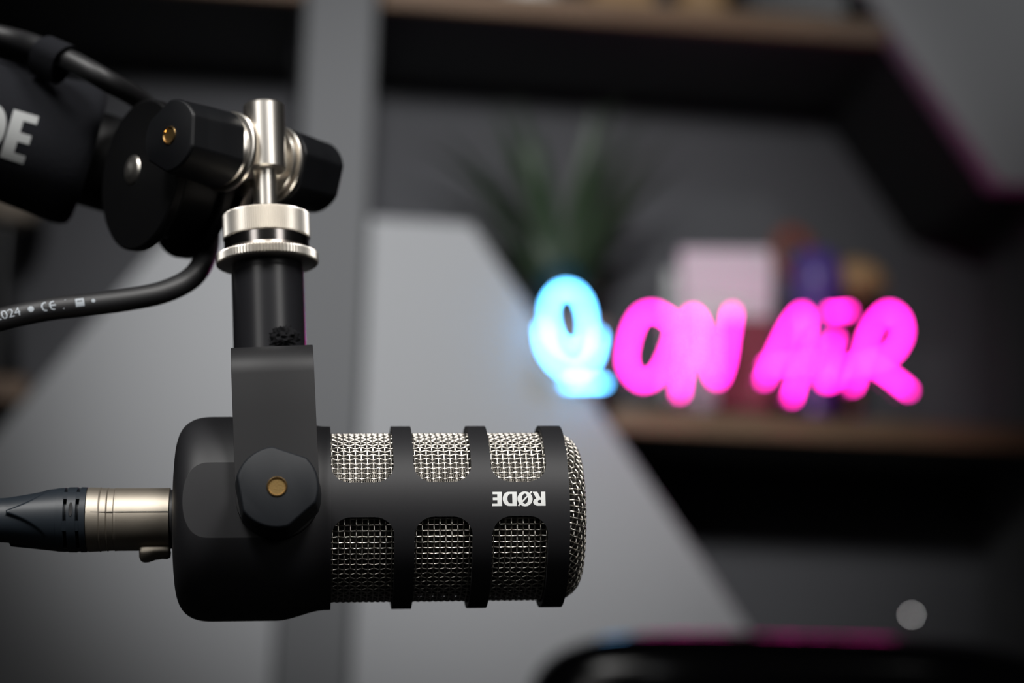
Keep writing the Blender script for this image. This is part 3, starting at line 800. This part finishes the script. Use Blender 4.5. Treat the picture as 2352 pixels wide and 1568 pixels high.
for i, (px, py, dd, cv) in enumerate(LF):
    b0 = V((random.uniform(-.008, .008), random.uniform(-.008, .008), .088+random.uniform(0, .02)))
    dep = (pb-CAM).dot(fw)+dd*.8
    tip = at(px, py, dep)-pb
    hor = V((tip.x-b0.x, tip.y-b0.y, 0)); mid = b0+hor*.34+V((0, 0, (tip.z-b0.z)*.62+hor.length*.30*cv))
    P = [(b0*(1-t)**2+mid*2*t*(1-t)+tip*t*t) for t in [k/14 for k in range(15)]]
    bm = bmesh.new(); T, N = frames(P); rings = []
    for k, p in enumerate(P):
        t = k/14; wv = .0062*(.55+.9*sin(pi*min(1, t*1.05))**.7)*(1-t**4)+.0004
        side = T[k].cross(V((0, 0, 1)) if abs(T[k].z) < .95 else V((0, 1, 0)))
        side = (side+V((.9, 0, 0))*.4*(1 if side.x >= 0 else -1)).normalized(); nn = side.cross(T[k]).normalized()
        rings.append([p-side*wv, p+nn*wv*.25+nn*.0005, p+side*wv, p+nn*wv*.25-nn*.0007])
    loft(bm, rings); mesh('leaf', bm, M['leafm'], plant, ang=40)
# pale card box and its red neighbour
def at_shelf(px, off, z=ST): return up_at(s_at(px, off), z+.0004, off)
bxm = rotz(at_shelf(1665, .13), radians(-14)); 
cbx = thing('card_box', 'pale pink upright card box standing behind the letter N', 'box', bxm)
part_box('carton', (-.043, -.018, 0), (.043, .022, .172), M['card'], cbx, .001)
part_box('lid_edge', (-.0436, -.0186, .150), (.0436, .0226, .1725), M['card'], cbx, .0008)
bm = bmesh.new(); box(bm, (-.030, -.0184, .118), (.026, -.0181, .122)); box(bm, (-.030, -.0184, .108), (.012, -.0181, .1105)); mesh('printed_line', bm, M['white'], cbx)
rb = thing('small_box', 'small dark red box in front of the pale card box', 'box', rotz(at_shelf(1712, .075), radians(-8)))
part_box('carton', (-.026, -.012, 0), (.026, .012, .098), M['darkcard'], rb, .001)
part_box('lid', (-.0266, -.0126, .088), (.0266, .0126, .0985), M['darkcard'], rb, .0008)
dk = thing('black_notebook', 'black hardback notebook upright against left side of the pale box', 'book', rotz(at_shelf(1543, .135), radians(-14)))
part_box('cover', (-.006, -.05, 0), (.006, .05, .145), M['cplastic'], dk, .001); part_box('pages', (-.0045, -.0485, .002), (.0045, .0506, .1447), M['white'], dk, 0)
# ornaments: round violet jar with a red-brown handle, and a tan cap on a thin stand
oj = thing('ornamental_jar', 'round violet jar with red-brown handle behind the letter A', 'jar', rotz(at_shelf(1872, .075)))
bm = bmesh.new(); lathe(bm, [(0, .018), (.003, .022), (.04, .020), (.09, .019), (.112, .020), (.130, .025), (.145, .026), (.158, .022), (.166, .016), (.168, .002)], 40, 'Z'); mesh('jar_body', bm, M['violet'], oj)
bm = bmesh.new(); tube(bm, catmull([(-.026, -.006, .140), (-.036, -.006, .152), (-.038, -.006, .170), (-.028, -.006, .182), (-.012, -.004, .176), (-.008, -.002, .160)], 6), .0065, 12); mesh('handle', bm, M['redbrown'], oj)
tb = thing('tan_ornament', 'tan mushroom shaped wooden ornament on thin stand behind the letter R', 'ornament', rotz(at_shelf(1962, .15)))
bm = bmesh.new(); lathe(bm, [(0, .022), (.004, .022), (.006, .006), (.12, .005), (.145, .008)], 32, 'Z'); mesh('stem', bm, M['redbrown'], tb)
bm = bmesh.new(); lathe(bm, [(.140, .008), (.142, .024), (.150, .031), (.162, .030), (.172, .022), (.178, .008), (.179, .001)], 40, 'Z'); mesh('cap', bm, M['tan'], tb)
# things on the upper shelf, seen by their feet
UZ = 1.8892
w1 = thing('white_planter', 'white ceramic planter with saucer on the upper shelf left end', 'planter', rotz(at_shelf(1190, .028, UZ)))
bm = bmesh.new(); lathe(bm, [(0, .020), (.004, .026), (.07, .036), (.09, .038), (.09, .034), (.02, .028)], 40, 'Z'); mesh('planter_body', bm, M['white'], w1)
bm = bmesh.new(); lathe(bm, [(.0, .024), (.0, .027), (.006, .028), (.006, .0262)], 40, 'Z'); mesh('saucer', bm, M['white'], w1)
w2 = thing('wooden_block', 'pale wooden desk block on the middle of the upper shelf', 'block', rotz(at_shelf(1400, .030, UZ), .1))
part_box('block_body', (-.028, -.026, 0), (.028, .03, .05), M['tan'], w2, .002); part_box('block_top', (-.024, -.022, .05), (.024, .026, .058), M['redbrown'], w2, .001)
w3 = thing('cork_canister', 'tan cork canister on the upper shelf beside the black speaker', 'canister', rotz(at_shelf(1600, .034, UZ)))
bm = bmesh.new(); lathe(bm, [(0, .023), (.002, .025), (.06, .025), (.062, .023)], 36, 'Z'); mesh('canister_body', bm, M['tan'], w3)
bm = bmesh.new(); lathe(bm, [(.0622, .024), (.075, .024), (.077, .022)], 36, 'Z'); mesh('lid', bm, M['white'], w3)
w4 = thing('media_box', 'low black media box at the right end of the upper shelf', 'box', rotz(at_shelf(1800, .045, UZ)))
part_box('housing', (-.048, -.036, .003), (.048, .03, .030), M['cplastic'], w4, .002)
part_box('base_plate', (-.044, -.032, 0), (.044, .026, .0032), M['rubber'], w4, .0005)
# grey vase with a beige mouth in the left bay
gv = thing('beige_lantern', 'beige rounded lantern on the left shelf behind the boom arm', 'lantern', rotz(at_shelf(-15, .10)))
bm = bmesh.new(); lathe(bm, [(0, .022), (.004, .026), (.01, .024), (.12, .010), (.15, .010)], 32, 'Z'); mesh('stem', bm, M['cplastic'], gv)
bm = bmesh.new(); lathe(bm, [(.15, .012), (.156, .026), (.175, .036), (.20, .040), (.225, .036), (.24, .022), (.243, .004)], 40, 'Z'); mesh('shade', bm, M['pot'], gv)

# white glint low on the back wall: added bezel and glowing bead
lp = up_at(s_at(2093, DEP)+.002, 0, DEP)
dv = at(2093, 1412, 1)-CAM; t_ = ((O_+N_*(DEP-.006)-CAM).dot(N_))/dv.dot(N_); lp = CAM+dv*t_
il = thing('indicator_light', 'tiny white indicator light on the dark back wall at lower right', 'light', Matrix.Translation(lp) @ Matrix.Rotation(TH, 4, 'Z'))
bm = bmesh.new(); lathe(bm, [(.0055, .0045), (.0, .0045), (-.001, .0038), (-.001, .0014)], 24, 'Y'); mesh('bezel', bm, M['cplastic'], il)
bm = bmesh.new(); bmesh.ops.create_uvsphere(bm, u_segments=16, v_segments=8, radius=.0012); bmesh.ops.translate(bm, vec=(0, -.001, 0), verts=bm.verts); mesh('lens', bm, M['led'], il)

# ================================================================== OFFICE CHAIR
CD = 1.47
ct = at(1830, 1456, CD)                   # top middle of the backrest
cbp = V((ct.x, ct.y, 0)); CRZ = radians(-3)
chair = thing('office_chair', 'black leather office chair in front of the shelving at lower right', 'chair', Matrix.Translation(cbp) @ Matrix.Rotation(CRZ, 4, 'Z'))
H = ct.z
def cushion(name, w, d, h, cz, cy, m, tilt=0, n=4.5):
    bm = bmesh.new(); bmesh.ops.create_cube(bm, size=2); bmesh.ops.subdivide_edges(bm, edges=bm.edges[:], cuts=20, use_grid_fill=True)
    for v in bm.verts:
        p = v.co; L_ = (abs(p.x)**n+abs(p.y)**2.6+abs(p.z)**n)
        k = L_**(-1/n) if L_ > 0 else 1
        # superellipsoid by iterative scale
        lo, hi = .2, 1.2
        for _ in range(18):
            mid = (lo+hi)/2
            if abs(p.x*mid)**n+abs(p.y*mid)**2.6+abs(p.z*mid)**n > 1: hi = mid
            else: lo = mid
        v.co = p*lo
        v.co = V((v.co.x*w/2, v.co.y*d/2, v.co.z*h/2))
    bmesh.ops.rotate(bm, cent=(0, 0, 0), matrix=Matrix.Rotation(tilt, 3, 'X'), verts=bm.verts)
    bmesh.ops.translate(bm, vec=(0, cy, cz), verts=bm.verts)
    return mesh(name, bm, m, chair, ang=60)
hb = cushion('headrest', .375, .075, .20, H-.10, .0, M['leather'])
cushion('backrest', .46, .085, .56, H-.475, .012, M['leather'])
cushion('seat', .50, .50, .10, .50, .24, M['leather'])
bm = bmesh.new(); tube(bm, catmull([(0, .02, H-.5), (0, -.06, .62), (0, -.02, .45), (0, .22, .43)], 6), .016, 12); mesh('back_bracket', bm, M['cplastic'], chair)
bm = bmesh.new(); lathe(bm, [(.09, .03), (.25, .03), (.25, .02), (.46, .02)], 24, 'Z', o=(0, .24, 0)); mesh('gas_lift', bm, M['cplastic'], chair)
for k in range(5):
    a = 2*pi*k/5+.3; e = V((.30*cos(a), .24+.30*sin(a), 0))
    bm = bmesh.new(); tube(bm, [(0.02*cos(a), .24+.02*sin(a), .115), ((e.x)*.6, .24+(e.y-.24)*.6, .10), (e.x, e.y, .075)], [.022, .018, .013], 12); lgx = mesh('base_leg', bm, M['cplastic'], chair)
    bm = bmesh.new(); lathe(bm, [(-.02, .024), (-.018, .028), (.018, .028), (.02, .024)], 24, 'X', o=(e.x, e.y, .0285)); mesh('caster', bm, M['cplastic'], lgx)
for s in (-1, 1):
    bm = bmesh.new(); tube(bm, catmull([(s*.23, .30, .47), (s*.29, .30, .52), (s*.30, .28, .66), (s*.30, .22, .69)], 6), .013, 12); ar = mesh('armrest', bm, M['cplastic'], chair)
    bm = bmesh.new(); box(bm, (s*.30-.035, .10, .69), (s*.30+.035, .34, .715)); pd = mesh('arm_pad', bm, M['leather'], ar); bevel(pd, .008, 3)
